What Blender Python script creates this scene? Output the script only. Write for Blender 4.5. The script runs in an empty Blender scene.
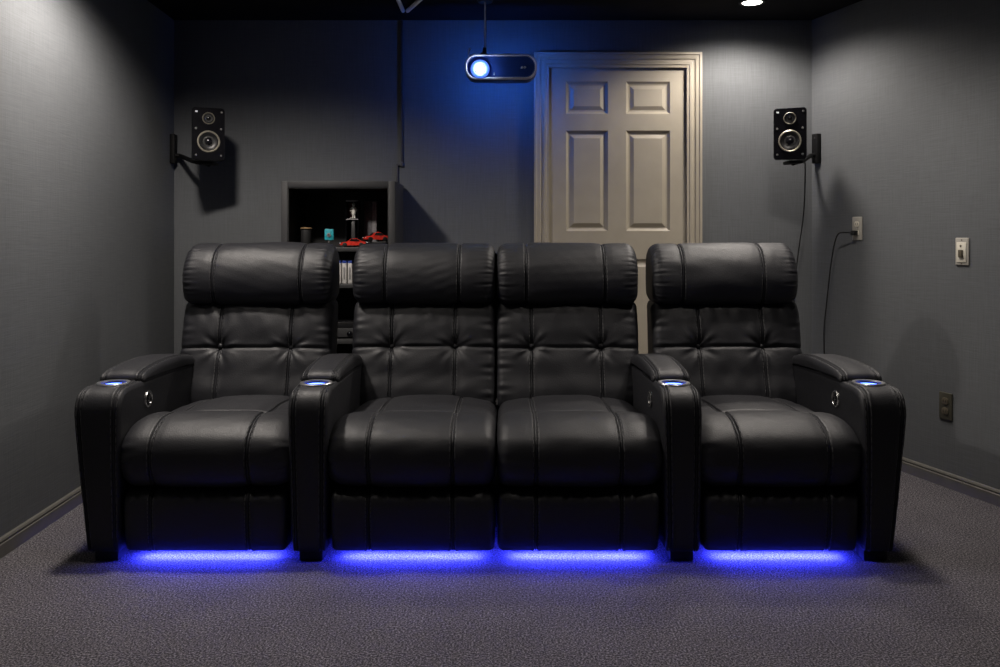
import bpy, bmesh, math, random
import numpy as np
from mathutils import Vector, Matrix

random.seed(7)
rng = np.random.default_rng(7)
SC = bpy.context.scene
COL = SC.collection
PI = math.pi
EYE = 1.096          # camera height
F = 850.0            # focal length in pixels of a 1000 px wide frame
CX, CY = 503.0, 238.0
ZC = 2.29            # ceiling height
YB = 4.66            # back wall


def at(px, py, Y):
    return ((px - CX) / F * Y, Y, EYE - (py - CY) / F * Y)


# --------------------------------------------------------------- materials
def nodes_of(m):
    m.use_nodes = True
    nt = m.node_tree
    return nt, nt.nodes, nt.links, nt.nodes['Principled BSDF']


def mat(name, col, rough=0.5, metal=0.0, spec=0.5, bump=None, var=None, emit=None, coat=0.0):
    m = bpy.data.materials.new(name)
    nt, N, L, b = nodes_of(m)
    b.inputs['Base Color'].default_value = (*col, 1)
    b.inputs['Roughness'].default_value = rough
    b.inputs['Metallic'].default_value = metal
    b.inputs['Specular IOR Level'].default_value = spec
    b.inputs['Coat Weight'].default_value = coat
    if emit:
        b.inputs['Emission Color'].default_value = (*emit[0], 1)
        b.inputs['Emission Strength'].default_value = emit[1]
    tc = N.new('ShaderNodeTexCoord')
    if var:                                   # (scale, amount) small colour variation
        n = N.new('ShaderNodeTexNoise')
        n.inputs['Scale'].default_value = var[0]
        n.inputs['Detail'].default_value = 4
        L.new(tc.outputs['Object'], n.inputs['Vector'])
        r = N.new('ShaderNodeValToRGB')
        r.color_ramp.elements[0].position = 0.3
        r.color_ramp.elements[1].position = 0.7
        r.color_ramp.elements[0].color = (*[c * (1 - var[1]) for c in col], 1)
        r.color_ramp.elements[1].color = (*[min(1, c * (1 + var[1])) for c in col], 1)
        L.new(n.outputs['Fac'], r.inputs['Fac'])
        L.new(r.outputs['Color'], b.inputs['Base Color'])
    if bump:                                  # (scale, strength, distance)
        n = N.new('ShaderNodeTexNoise')
        n.inputs['Scale'].default_value = bump[0]
        n.inputs['Detail'].default_value = 5
        L.new(tc.outputs['Object'], n.inputs['Vector'])
        bp = N.new('ShaderNodeBump')
        bp.inputs['Strength'].default_value = bump[1]
        bp.inputs['Distance'].default_value = bump[2]
        L.new(n.outputs['Fac'], bp.inputs['Height'])
        L.new(bp.outputs['Normal'], b.inputs['Normal'])
    return m


def leather_mat():
    m = bpy.data.materials.new('black_leather')
    nt, N, L, b = nodes_of(m)
    tc = N.new('ShaderNodeTexCoord')
    v = N.new('ShaderNodeTexVoronoi')
    v.inputs['Scale'].default_value = 260
    n = N.new('ShaderNodeTexNoise')
    n.inputs['Scale'].default_value = 16
    n.inputs['Detail'].default_value = 6
    n2 = N.new('ShaderNodeTexNoise')
    n2.inputs['Scale'].default_value = 120
    n2.inputs['Detail'].default_value = 4
    for q in (v, n, n2):
        L.new(tc.outputs['Object'], q.inputs['Vector'])
    b1 = N.new('ShaderNodeBump')
    b1.inputs['Strength'].default_value = 0.35
    b1.inputs['Distance'].default_value = 0.0012
    L.new(v.outputs['Distance'], b1.inputs['Height'])
    b2 = N.new('ShaderNodeBump')
    b2.inputs['Strength'].default_value = 0.16
    b2.inputs['Distance'].default_value = 0.006
    L.new(n.outputs['Fac'], b2.inputs['Height'])
    L.new(b1.outputs['Normal'], b2.inputs['Normal'])
    L.new(b2.outputs['Normal'], b.inputs['Normal'])
    r = N.new('ShaderNodeMapRange')
    r.inputs['To Min'].default_value = 0.47
    r.inputs['To Max'].default_value = 0.66
    L.new(n2.outputs['Fac'], r.inputs['Value'])
    L.new(r.outputs['Result'], b.inputs['Roughness'])
    b.inputs['Base Color'].default_value = (0.0072, 0.0075, 0.0112, 1)
    b.inputs['Specular IOR Level'].default_value = 0.62
    return m


def wall_mat(name, col):
    m = bpy.data.materials.new(name)
    nt, N, L, b = nodes_of(m)
    tc = N.new('ShaderNodeTexCoord')
    hs = []
    for axis, sc in ((0, 0), (2, 0)):
        n = N.new('ShaderNodeTexNoise')
        mp = N.new('ShaderNodeMapping')
        mp.inputs['Scale'].default_value = (260, 260, 9) if axis == 0 else (9, 9, 260)
        n.inputs['Scale'].default_value = 1.0
        n.inputs['Detail'].default_value = 3
        L.new(tc.outputs['Object'], mp.inputs['Vector'])
        L.new(mp.outputs['Vector'], n.inputs['Vector'])
        hs.append(n)
    a = N.new('ShaderNodeMath')
    a.operation = 'ADD'
    L.new(hs[0].outputs['Fac'], a.inputs[0])
    L.new(hs[1].outputs['Fac'], a.inputs[1])
    n3 = N.new('ShaderNodeTexNoise')
    n3.inputs['Scale'].default_value = 2.5
    L.new(tc.outputs['Object'], n3.inputs['Vector'])
    r = N.new('ShaderNodeMapRange')
    r.inputs['From Min'].default_value = 0.6
    r.inputs['From Max'].default_value = 1.4
    r.inputs['To Min'].default_value = 0.86
    r.inputs['To Max'].default_value = 1.14
    L.new(a.outputs[0], r.inputs['Value'])
    r3 = N.new('ShaderNodeMapRange')
    r3.inputs['To Min'].default_value = 0.93
    r3.inputs['To Max'].default_value = 1.07
    L.new(n3.outputs['Fac'], r3.inputs['Value'])
    mu = N.new('ShaderNodeMath')
    mu.operation = 'MULTIPLY'
    L.new(r.outputs[0], mu.inputs[0])
    L.new(r3.outputs[0], mu.inputs[1])
    vm = N.new('ShaderNodeVectorMath')
    vm.operation = 'SCALE'
    vm.inputs[0].default_value = col
    L.new(mu.outputs[0], vm.inputs['Scale'])
    L.new(vm.outputs[0], b.inputs['Base Color'])
    bp = N.new('ShaderNodeBump')
    bp.inputs['Strength'].default_value = 0.25
    bp.inputs['Distance'].default_value = 0.002
    L.new(a.outputs[0], bp.inputs['Height'])
    L.new(bp.outputs['Normal'], b.inputs['Normal'])
    b.inputs['Roughness'].default_value = 0.75
    b.inputs['Specular IOR Level'].default_value = 0.25
    return m


def carpet_mat():
    m = bpy.data.materials.new('grey_carpet')
    nt, N, L, b = nodes_of(m)
    tc = N.new('ShaderNodeTexCoord')
    n = N.new('ShaderNodeTexNoise')
    n.inputs['Scale'].default_value = 175
    n.inputs['Detail'].default_value = 6
    n.inputs['Roughness'].default_value = 0.75
    v = N.new('ShaderNodeTexVoronoi')
    v.inputs['Scale'].default_value = 170
    n2 = N.new('ShaderNodeTexNoise')
    n2.inputs['Scale'].default_value = 5
    for q in (n, v, n2):
        L.new(tc.outputs['Object'], q.inputs['Vector'])
    r = N.new('ShaderNodeValToRGB')
    e = r.color_ramp.elements
    e[0].position = 0.39
    e[0].color = (0.020, 0.0185, 0.0205, 1)
    e[1].position = 0.62
    e[1].color = (0.30, 0.28, 0.30, 1)
    k = e.new(0.5)
    k.color = (0.082, 0.076, 0.084, 1)
    L.new(n.outputs['Fac'], r.inputs['Fac'])
    r2 = N.new('ShaderNodeMapRange')
    r2.inputs['To Min'].default_value = 0.82
    r2.inputs['To Max'].default_value = 1.18
    L.new(n2.outputs['Fac'], r2.inputs['Value'])
    vm = N.new('ShaderNodeVectorMath')
    vm.operation = 'SCALE'
    L.new(r.outputs['Color'], vm.inputs[0])
    L.new(r2.outputs[0], vm.inputs['Scale'])
    L.new(vm.outputs[0], b.inputs['Base Color'])
    a = N.new('ShaderNodeMath')
    a.operation = 'SUBTRACT'
    L.new(n.outputs['Fac'], a.inputs[0])
    L.new(v.outputs['Distance'], a.inputs[1])
    bp = N.new('ShaderNodeBump')
    bp.inputs['Strength'].default_value = 0.6
    bp.inputs['Distance'].default_value = 0.003
    L.new(a.outputs[0], bp.inputs['Height'])
    L.new(bp.outputs['Normal'], b.inputs['Normal'])
    b.inputs['Roughness'].default_value = 0.95
    b.inputs['Specular IOR Level'].default_value = 0.1
    return m


LEATHER = leather_mat()
WALL = wall_mat('grey_wall_cloth', (0.121, 0.127, 0.135))
CARPET = carpet_mat()
M = {
    'ceiling': mat('dark_ceiling', (0.012, 0.012, 0.014), 0.9, spec=0.1, var=(6, 0.2)),
    'base': mat('baseboard_paint', (0.125, 0.120, 0.108), 0.4, var=(20, 0.1)),
    'door': mat('beige_door_paint', (0.385, 0.343, 0.272), 0.45, var=(9, 0.05), bump=(90, 0.08, 0.002)),
    'thread': mat('grey_thread', (0.085, 0.085, 0.088), 0.6, var=(60, 0.2)),
    'plastic': mat('black_plastic', (0.008, 0.008, 0.009), 0.35, var=(30, 0.2)),
    'gloss': mat('gloss_black', (0.006, 0.006, 0.008), 0.15, var=(30, 0.2)),
    'cone': mat('driver_cone', (0.014, 0.014, 0.015), 0.4, var=(60, 0.3)),
    'frame': mat('black_frame', (0.01, 0.01, 0.011), 0.7, var=(20, 0.2)),
    'chrome': mat('chrome', (0.75, 0.74, 0.72), 0.22, metal=1.0, var=(40, 0.05)),
    'silver': mat('satin_silver', (0.62, 0.62, 0.63), 0.33, metal=1.0, var=(60, 0.05)),
    'ring': mat('pale_driver_ring', (0.50, 0.46, 0.38), 0.35, metal=0.6, var=(40, 0.1)),
    'jet': mat('matt_black_metal', (0.003, 0.003, 0.0035), 0.6, spec=0.25, var=(30, 0.2)),
    'screw': mat('dull_screw', (0.16, 0.16, 0.16), 0.4, metal=0.7, var=(30, 0.1)),
    'cable': mat('black_cable', (0.010, 0.010, 0.010), 0.5, var=(30, 0.2)),
    'race': mat('dark_raceway', (0.045, 0.045, 0.055), 0.55, var=(20, 0.1)),
    'cab': mat('charcoal_cabinet', (0.021, 0.021, 0.024), 0.6, var=(12, 0.12)),
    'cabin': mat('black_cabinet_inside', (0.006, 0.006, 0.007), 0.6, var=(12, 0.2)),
    'shelf': mat('dark_shelf', (0.05, 0.05, 0.052), 0.4, var=(12, 0.1)),
    'plate': mat('grey_plate', (0.40, 0.38, 0.34), 0.4, var=(30, 0.05)),
    'ivory': mat('ivory_insert', (0.72, 0.68, 0.58), 0.35, var=(30, 0.05)),
    'toggle': mat('brown_toggle', (0.10, 0.085, 0.06), 0.4, var=(30, 0.1)),
    'brown': mat('dark_outlet', (0.055, 0.052, 0.038), 0.4, var=(30, 0.1)),
    'slot': mat('dark_slot', (0.006, 0.006, 0.006), 0.6, var=(30, 0.1)),
    'rim': mat('lilac_projector_rim', (0.70, 0.66, 0.80), 0.4, var=(30, 0.05)),
    'navy': mat('dark_navy_housing', (0.012, 0.014, 0.03), 0.4, var=(20, 0.2)),
    'face': mat('flare_blue_glass', (0.020, 0.060, 0.32), 0.4, var=(10, 0.2)),  # black glass; blue of the lens flare is put into its colour
    'rod': mat('grey_rod', (0.75, 0.75, 0.80), 0.45, metal=0.0, var=(30, 0.05)),
    'rail': mat('pale_rail', (0.85, 0.81, 0.84), 0.5, var=(20, 0.05)),
    'mark': mat('pale_marking', (0.75, 0.8, 0.9), 0.4, var=(30, 0.03)),
    'teal': mat('teal_card', (0.03, 0.40, 0.48), 0.4, var=(90, 0.35)),
    'tan': mat('tan_lid', (0.32, 0.20, 0.10), 0.5, var=(30, 0.15)),
    'red': mat('red_car_paint', (0.62, 0.035, 0.022), 0.25, var=(60, 0.3), coat=0.5),
    'glass': mat('dark_car_glass', (0.01, 0.01, 0.012), 0.1, var=(30, 0.1)),
    'bone': mat('bone_figure', (0.85, 0.80, 0.72), 0.5, var=(80, 0.3)),
    'crimson': mat('dull_red_card', (0.14, 0.025, 0.025), 0.5, var=(80, 0.4)),
    'spine': mat('white_spine', (0.62, 0.60, 0.58), 0.45, var=(200, 0.2)),
    'bluecap': mat('blue_case_top', (0.04, 0.08, 0.42), 0.4, var=(60, 0.1)),
    'charbox': mat('charcoal_box', (0.10, 0.095, 0.105), 0.5, var=(70, 0.3)),
    'greybox': mat('grey_box', (0.22, 0.21, 0.22), 0.5, var=(70, 0.2)),
    'white': mat('white_trim', (0.8, 0.8, 0.78), 0.4, var=(30, 0.03)),
    'can': mat('ceiling_lamp_lens', (0.9, 0.88, 0.84), 0.4, emit=((1, 0.93, 0.84), 14)),
    'lens': mat('projector_lens_light', (0.8, 0.9, 1), 0.2, emit=((0.62, 0.80, 1), 70)),
    'halo': mat('lens_halo_glow', (0.05, 0.08, 0.25), 0.3, emit=((0.07, 0.20, 1.0), 0.8)),  # halo round the lens painted as emission; the housing is no lamp
    'backglow': mat('added_back_glow', (0.05, 0.1, 0.6), 0.4, emit=((0.03, 0.17, 1.0), 195)),  # glow added for the blue wash on the wall, no real source
    'led': mat('blue_light_strip', (0.1, 0.1, 0.6), 0.4, emit=((0.034, 0.042, 1.0), 330)),
    'cupled': mat('cup_blue_light', (0.05, 0.08, 0.5), 0.4, emit=((0.06, 0.13, 1.0), 13)),
}


# --------------------------------------------------------------- mesh building
class MB:
    def __init__(self, off=(0, 0, 0)):
        self.bm = bmesh.new()
        self.off = Vector(off)

    def merge(self, b2, mx=None):
        if mx is not None:
            b2.transform(mx)
        me = bpy.data.meshes.new('tmp')
        b2.to_mesh(me)
        b2.free()
        self.bm.from_mesh(me)
        bpy.data.meshes.remove(me)

    def box(self, x0, x1, y0, y1, z0, z1, bev=0.0, seg=2, mx=None):
        b = bmesh.new()
        bmesh.ops.create_cube(b, size=1)
        for v in b.verts:
            v.co = Vector(((x0 + x1) / 2 + v.co.x * (x1 - x0), (y0 + y1) / 2 + v.co.y * (y1 - y0),
                           (z0 + z1) / 2 + v.co.z * (z1 - z0)))
        if bev > 0:
            bmesh.ops.bevel(b, geom=list(b.edges), offset=bev, segments=seg, affect='EDGES', profile=0.5)
        self.merge(b, mx)
        return self

    def raw(self, verts, faces):
        vs = [self.bm.verts.new(v) for v in verts]
        for f in faces:
            try:
                self.bm.faces.new([vs[i] for i in f])
            except ValueError:
                pass
        return self

    def lathe(self, prof, seg=32, mx=None, cap=True):
        """prof: list of (r, h) revolved about local z"""
        verts, faces = [], []
        n = len(prof)
        for (r, h) in prof:
            for j in range(seg):
                a = 2 * PI * j / seg
                verts.append((r * math.cos(a), r * math.sin(a), h))
        for i in range(n - 1):
            for j in range(seg):
                k = (j + 1) % seg
                faces.append((i * seg + j, i * seg + k, (i + 1) * seg + k, (i + 1) * seg + j))
        if cap:
            faces.append(tuple(range(seg))[::-1])
            faces.append(tuple((n - 1) * seg + j for j in range(seg)))
        b = bmesh.new()
        vs = [b.verts.new(v) for v in verts]
        for f in faces:
            b.faces.new([vs[i] for i in f])
        bmesh.ops.remove_doubles(b, verts=list(b.verts), dist=1e-6)
        bmesh.ops.recalc_face_normals(b, faces=list(b.faces))
        self.merge(b, mx)
        return self

    def tube(self, pts, r, seg=8, closed=False):
        pts = [Vector(p) for p in pts]
        n = len(pts)
        rings = []
        up = Vector((0.13, 0.27, 0.95)).normalized()
        for i, p in enumerate(pts):
            a = pts[(i - 1) % n] if (closed or i > 0) else p
            c = pts[(i + 1) % n] if (closed or i < n - 1) else p
            t = (c - a).normalized()
            s = t.cross(up)
            if s.length < 1e-3:
                s = t.cross(Vector((1, 0, 0)))
            s.normalize()
            w = s.cross(t).normalized()
            rings.append([self.bm.verts.new(p + s * (r * math.cos(2 * PI * j / seg)) + w * (r * math.sin(2 * PI * j / seg)))
                          for j in range(seg)])
        m = n if closed else n - 1
        for i in range(m):
            A, B = rings[i], rings[(i + 1) % n]
            for j in range(seg):
                k = (j + 1) % seg
                self.bm.faces.new((A[j], A[k], B[k], B[j]))
        if not closed:
            self.bm.faces.new(rings[0][::-1])
            self.bm.faces.new(rings[-1])
        return self

    def prism(self, poly, y0, y1, bev=0.0, mx=None):
        """polygon in (x, z), extruded along y"""
        b = bmesh.new()
        A = [b.verts.new((x, y0, z)) for x, z in poly]
        B = [b.verts.new((x, y1, z)) for x, z in poly]
        n = len(poly)
        b.faces.new(A)
        b.faces.new(B[::-1])
        for i in range(n):
            j = (i + 1) % n
            b.faces.new((A[i], B[i], B[j], A[j]))
        bmesh.ops.recalc_face_normals(b, faces=list(b.faces))
        if bev:
            ed = [e for e in b.edges if abs(e.verts[0].co.y - e.verts[1].co.y) < 1e-6]
            bmesh.ops.bevel(b, geom=ed, offset=bev, segments=2, affect='EDGES', profile=0.5)
        self.merge(b, mx)
        return self

    def build(self, name, material, parent=None, smooth=35):
        if self.off.length > 0:
            bmesh.ops.translate(self.bm, verts=list(self.bm.verts), vec=-self.off)
        bmesh.ops.recalc_face_normals(self.bm, faces=list(self.bm.faces))
        me = bpy.data.meshes.new(name)
        self.bm.to_mesh(me)
        self.bm.free()
        me.materials.append(material)
        if smooth:
            for p in me.polygons:
                p.use_smooth = True
            try:
                me.set_sharp_from_angle(angle=math.radians(smooth))
            except Exception:
                pass
        o = bpy.data.objects.new(name, me)
        COL.objects.link(o)
        if parent:
            o.parent = parent
        return o


def thing(name, label, cat, loc=(0, 0, 0), rotz=0.0, group=None):
    o = bpy.data.objects.new(name, None)
    o.empty_display_size = 0.1
    COL.objects.link(o)
    o.location = loc
    o.rotation_euler = (0, 0, rotz)
    o['label'] = label
    o['category'] = cat
    if group:
        o['group'] = group
    return o


def tag(o, label, cat, group=None):
    o['label'] = label
    o['category'] = cat
    if group:
        o['group'] = group
    return o


def struct(o):
    o['kind'] = 'structure'
    return o


def rot_to(axis_z):
    """matrix that turns local z to the given direction"""
    return Vector(axis_z).to_track_quat('Z', 'Y').to_matrix().to_4x4()


def T(x, y, z):
    return Matrix.Translation((x, y, z))


def rrect(w, h, r, n=8):
    """rounded rectangle outline in (x, z), centred"""
    out = []
    for cx, cz, a0 in ((w / 2 - r, h / 2 - r, 0), (-w / 2 + r, h / 2 - r, 90), (-w / 2 + r, -h / 2 + r, 180), (w / 2 - r, -h / 2 + r, 270)):
        for i in range(n + 1):
            a = math.radians(a0 + 90 * i / n)
            out.append((cx + r * math.cos(a), cz + r * math.sin(a)))
    return out


# --------------------------------------------------------------- the room
# left wall: from (-1.803, 4.66) towards the viewer; right wall splayed a little
LW0, LW1 = (-1.803, YB), (-1.803 + 0.042 * (YB + 1.2), -1.2)
RSL = 0.287
RW0, RW1 = (1.693, YB), (1.693 + RSL * (YB + 1.2), -1.2)
TH = 0.12
DX0, DX1, DZT = 0.244, 1.012, 2.035      # door opening


def poly_wall(name, pts):
    """vertical wall slab: plan polygon pts, floor to ceiling"""
    mb = MB()
    n = len(pts)
    vs = [(x, y, 0) for x, y in pts] + [(x, y, ZC) for x, y in pts]
    fs = [tuple(range(n))[::-1], tuple(range(n, 2 * n))] + [(i, (i + 1) % n, n + (i + 1) % n, n + i) for i in range(n)]
    mb.raw(vs, fs)
    return struct(mb.build(name, WALL, smooth=0))


poly_wall('wall_left', [LW0, LW1, (LW1[0] - TH, LW1[1]), (LW0[0] - TH, LW0[1] + TH)])
poly_wall('wall_right', [RW0, RW1, (RW1[0] + TH, RW1[1]), (RW0[0] + TH, RW0[1] + TH)])
poly_wall('wall_front', [(LW1[0] - TH, -1.2), (RW1[0] + TH, -1.2), (RW1[0] + TH, -1.2 - TH), (LW1[0] - TH, -1.2 - TH)])
mb = MB()
mb.box(LW0[0], DX0, YB, YB + TH, 0, ZC).box(DX1, RW0[0], YB, YB + TH, 0, ZC).box(DX0, DX1, YB, YB + TH, DZT, ZC)
struct(mb.build('wall_back', WALL, smooth=0))
mb = MB()
mb.raw([(LW0[0] - TH, YB + TH, 0), (LW1[0] - TH, -1.3, 0), (RW1[0] + TH, -1.3, 0), (RW0[0] + TH, YB + TH, 0),
        (LW0[0] - TH, YB + TH, -.05), (LW1[0] - TH, -1.3, -.05), (RW1[0] + TH, -1.3, -.05), (RW0[0] + TH, YB + TH, -.05)],
       [(0, 1, 2, 3), (7, 6, 5, 4), (0, 4, 5, 1), (1, 5, 6, 2), (2, 6, 7, 3), (3, 7, 4, 0)])
struct(mb.build('floor', CARPET, smooth=0))
mb = MB()
mb.raw([(LW0[0] - TH, YB + TH, ZC), (LW1[0] - TH, -1.3, ZC), (RW1[0] + TH, -1.3, ZC), (RW0[0] + TH, YB + TH, ZC),
        (LW0[0] - TH, YB + TH, ZC + .1), (LW1[0] - TH, -1.3, ZC + .1), (RW1[0] + TH, -1.3, ZC + .1), (RW0[0] + TH, YB + TH, ZC + .1)],
       [(0, 1, 2, 3), (7, 6, 5, 4), (0, 4, 5, 1), (1, 5, 6, 2), (2, 6, 7, 3), (3, 7, 4, 0)])
struct(mb.build('ceiling', M['ceiling'], smooth=0))


def baseboard(name, p0, p1, inward):
    """skirting with a small stepped top"""
    prof = [(0, 0), (0.014, 0), (0.014, 0.046), (0.0105, 0.049), (0.0105, 0.054), (0.0125, 0.0565), (0.009, 0.063), (0.004, 0.066), (0, 0.066)]
    mb = MB()
    vs = []
    for p in (p0, p1):
        for d, z in prof:
            vs.append((p[0] + inward[0] * d, p[1] + inward[1] * d, z))
    n = len(prof)
    fs = [(i, (i + 1) % n, n + (i + 1) % n, n + i) for i in range(n)] + [tuple(range(n)), tuple(range(n, 2 * n))[::-1]]
    mb.raw(vs, fs)
    return struct(mb.build(name, M['base'], smooth=0))


rl = math.hypot(1, RSL)
RN = (-1 / rl, -RSL / rl)                 # inward normal of the right wall
RU = (RSL / rl, -1 / rl)                  # along the right wall, towards the viewer
ll = math.hypot(1, 0.042)
LN = (1 / ll, 0.042 / ll)
baseboard('baseboard_left', LW0, LW1, (1, 0))
baseboard('baseboard_right', RW0, RW1, RN)
mb = MB()
struct(mb.box(LW0[0] + .014, DX0 - .075, YB - .014, YB, 0, .06, .003).build('baseboard_back', M['base']))
mb = MB()
struct(mb.box(DX1 + .08, RW0[0] - .01, YB - .014, YB, 0, .06, .003).build('baseboard_back.001', M['base']))

# door slab, six raised panels
def panel_door(x0, x1, z0, z1, panels, y):
    mb = MB()
    xs = sorted({x0, x1} | {p[0] for p in panels} | {p[1] for p in panels})
    zs = sorted({z0, z1} | {p[2] for p in panels} | {p[3] for p in panels})
    for i in range(len(xs) - 1):
        for k in range(len(zs) - 1):
            a, b, c, d = xs[i], xs[i + 1], zs[k], zs[k + 1]
            if any(abs(a - p[0]) < 1e-6 and abs(b - p[1]) < 1e-6 and c >= p[2] - 1e-6 and d <= p[3] + 1e-6 for p in panels):
                continue
            mb.raw([(a, y, c), (b, y, c), (b, y, d), (a, y, d)], [(0, 1, 2, 3)])
    for (a, b, c, d) in panels:
        rings = [(0, 0), (0.004, 0.004), (0.014, 0.013), (0.022, 0.014), (0.026, 0.012), (0.043, 0.003)]
        vs, fs = [], []
        for (i_, dy) in rings:
            vs += [(a + i_, y + dy, c + i_), (b - i_, y + dy, c + i_), (b - i_, y + dy, d - i_), (a + i_, y + dy, d - i_)]
        for r in range(len(rings) - 1):
            for j in range(4):
                k = (j + 1) % 4
                fs.append((4 * r + j, 4 * r + k, 4 * r + 4 + k, 4 * r + 4 + j))
        q = 4 * (len(rings) - 1)
        fs.append((q, q + 1, q + 2, q + 3))
        mb.raw(vs, fs)
    yb = y + 0.036
    mb.raw([(x0, y, z0), (x1, y, z0), (x1, y, z1), (x0, y, z1), (x0, yb, z0), (x1, yb, z0), (x1, yb, z1), (x0, yb, z1)],
           [(4, 7, 6, 5), (0, 4, 5, 1), (1, 5, 6, 2), (2, 6, 7, 3), (3, 7, 4, 0)])
    bmesh.ops.remove_doubles(mb.bm, verts=list(mb.bm.verts), dist=1e-5)
    return mb


YD = YB + 0.011
s_ = F / YD
pl = [((566 - CX) / s_, (608 - CX) / s_), ((626 - CX) / s_, (670 - CX) / s_)]
pz = [(EYE + (CY - 114) / s_, EYE + (CY - 81.5) / s_), (EYE + (CY - 231) / s_, EYE + (CY - 130.5) / s_), (0.22, EYE + (CY - 259) / s_)]
door = struct(panel_door(DX0 + .006, DX1 - .006, 0.008, DZT - .006, [(*a, *b) for a in pl for b in pz], YD).build('door_1', M['door'], smooth=0))

# casing with a stepped moulding, mitred, plus the jamb lining
prof = [(-0.006, 0.0), (-0.006, -0.011), (0.006, -0.012), (0.010, -0.017), (0.022, -0.017), (0.025, -0.013), (0.036, -0.013),
        (0.040, -0.021), (0.058, -0.023), (0.062, -0.029), (0.074, -0.029), (0.074, 0.0)]
mb = MB()
vs, fs = [], []
for o_, y in prof:
    vs += [(DX0 - o_, YB + y, 0), (DX0 - o_, YB + y, DZT + o_), (DX1 + o_, YB + y, DZT + o_), (DX1 + o_, YB + y, 0)]
for i in range(len(prof) - 1):
    for j in range(3):
        fs.append((4 * i + j, 4 * i + j + 1, 4 * i + 4 + j + 1, 4 * i + 4 + j))
mb.raw(vs, fs)
mb.box(DX0 - .001, DX0 + .005, YB, YB + TH, 0, DZT).box(DX1 - .005, DX1 + .001, YB, YB + TH, 0, DZT).box(DX0, DX1, YB, YB + TH, DZT - .005, DZT + .001)
mb.box(DX0, DX1, YB + .086, YB + TH, 0, DZT)
struct(mb.build('trim_1', M['door'], smooth=20))

# --------------------------------------------------------------- ceiling lamps
CANS = [(1.26, 4.30, 'round recessed ceiling lamp lit white, above the right speaker', 64, 157, .55),
        (-1.29, 3.14, 'round recessed ceiling lamp above the left end of the sofa', 126, 157, .55),
        (1.16, 3.38, 'round recessed ceiling lamp above the right end of the sofa', 66, 138, .8),
        (-0.85, 2.55, 'round recessed ceiling lamp in front of the sofa, left of the viewer', 20, 128, .8),
        (0.85, 2.55, 'round recessed ceiling lamp in front of the sofa, right of the viewer', 20, 128, .8)]
for x, y, lab, power, cone, soft in CANS:
    t = thing('ceiling_lamp', lab, 'lamp', (x, y, ZC), 0, 'recessed ceiling lamps')
    MB().lathe([(0.048, 0.0), (0.051, -0.006), (0.064, -0.005), (0.066, 0.0)], 40, cap=False).build('trim_ring', M['plastic'], t)
    MB().lathe([(0.0005, -0.004), (0.047, -0.004), (0.050, -0.001)], 40, cap=False).build('diffuser', M['can'], t)
    ld = bpy.data.lights.new('lamp_beam', 'SPOT')
    ld.energy = power
    ld.color = (1.0, 0.916, 0.832)
    ld.spot_size = math.radians(cone)
    ld.spot_blend = soft
    ld.shadow_soft_size = 0.08
    lo = bpy.data.objects.new('lamp_beam', ld)
    COL.objects.link(lo)
    lo.parent = t
    lo.location = (0, 0, -0.02)

# two pale rails on the ceiling that meet in a V
def rail(p0, p1, lab):
    v = Vector(p1) - Vector(p0)
    t = thing('ceiling_rail', lab, 'rail', (p0[0], p0[1], ZC), 0)
    n = v.length
    R = rot_to(v)
    MB().lathe([(0.0005, 0), (0.006, 0.001), (0.0098, 0.006), (0.0105, 0.014), (0.0105, n - .014), (0.0098, n - .006), (0.006, n - .001), (0.0005, n)], 14,
               mx=T(0, 0, -0.012) @ R, cap=False).build('rod', M['rail'], t)
    w = v.normalized()
    for k in (0.12, 0.88):
        q = w * (n * k)
        MB().box(q.x - .008, q.x + .008, q.y - .008, q.y + .008, -0.012, 0, .002).build('clip', M['plastic'], t)


rail((-0.520, 4.43, 0), (-0.520, 3.75, 0), 'pale ceiling rod running straight towards the viewer, left arm of the V')
rail((-0.500, 4.43, 0), (-0.240, 3.80, 0), 'pale ceiling rod slanting to the right, right arm of the V')

# --------------------------------------------------------------- cable raceway on the back wall
def X_at(px, Y=YB):
    return (px - CX) / F * Y


def Z_at(py, Y=YB):
    return EYE - (py - CY) / F * Y


t = thing('cable_raceway', 'thin dark cable channel running down the back wall to the media cabinet', 'cable channel', (X_at(402), YB, 1.39))
mb = MB((X_at(402), YB, 1.39))
xa, xb = X_at(402), X_at(397.5)
zj = Z_at(164)
mb.box(xa - .006, xa + .006, YB - .014, YB, zj - .012, ZC, .003)
mb.box(xb - .006, xa + .006, YB - .014, YB, zj - .012, zj, .003)
mb.box(xb - .006, xb + .006, YB - .014, YB, 1.39, zj, .003)
mb.build('channel', M['race'], t)
mb = MB((X_at(402), YB, 1.39))
mb.box(xa - .009, xa + .009, YB - .017, YB, zj - .016, zj + .012, .003)
mb.build('elbow', M['race'], t)

# --------------------------------------------------------------- media cabinet
CYF, CYB_ = 4.28, 4.64
cx0, cx1 = X_at(281, CYF), X_at(395, CYF)
ctop = Z_at(181, CYF)
fw = 0.034
cb = (0.5 * (cx0 + cx1), CYB_, 0)
t = thing('media_cabinet', 'tall charcoal open shelf cabinet against the back wall behind the sofa', 'cabinet', cb)
mb = MB(cb)
mb.box(cx0, cx0 + fw, CYF, CYB_, 0.0, ctop, .002).box(cx1 - fw, cx1, CYF, CYB_, 0.0, ctop, .002)
mb.box(cx0 + fw, cx1 - fw, CYF + .001, CYB_, ctop - fw, ctop, .002).box(cx0 + fw, cx1 - fw, CYF + .02, CYB_, 0, .08)
mb.build('carcass', M['cab'], t)
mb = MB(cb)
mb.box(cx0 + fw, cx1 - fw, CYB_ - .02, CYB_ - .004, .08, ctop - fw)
mb.box(cx0 + fw, cx0 + fw + .004, CYF + .006, CYB_ - .02, .08, ctop - fw).box(cx1 - fw - .004, cx1 - fw, CYF + .006, CYB_ - .02, .08, ctop - fw)
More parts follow.
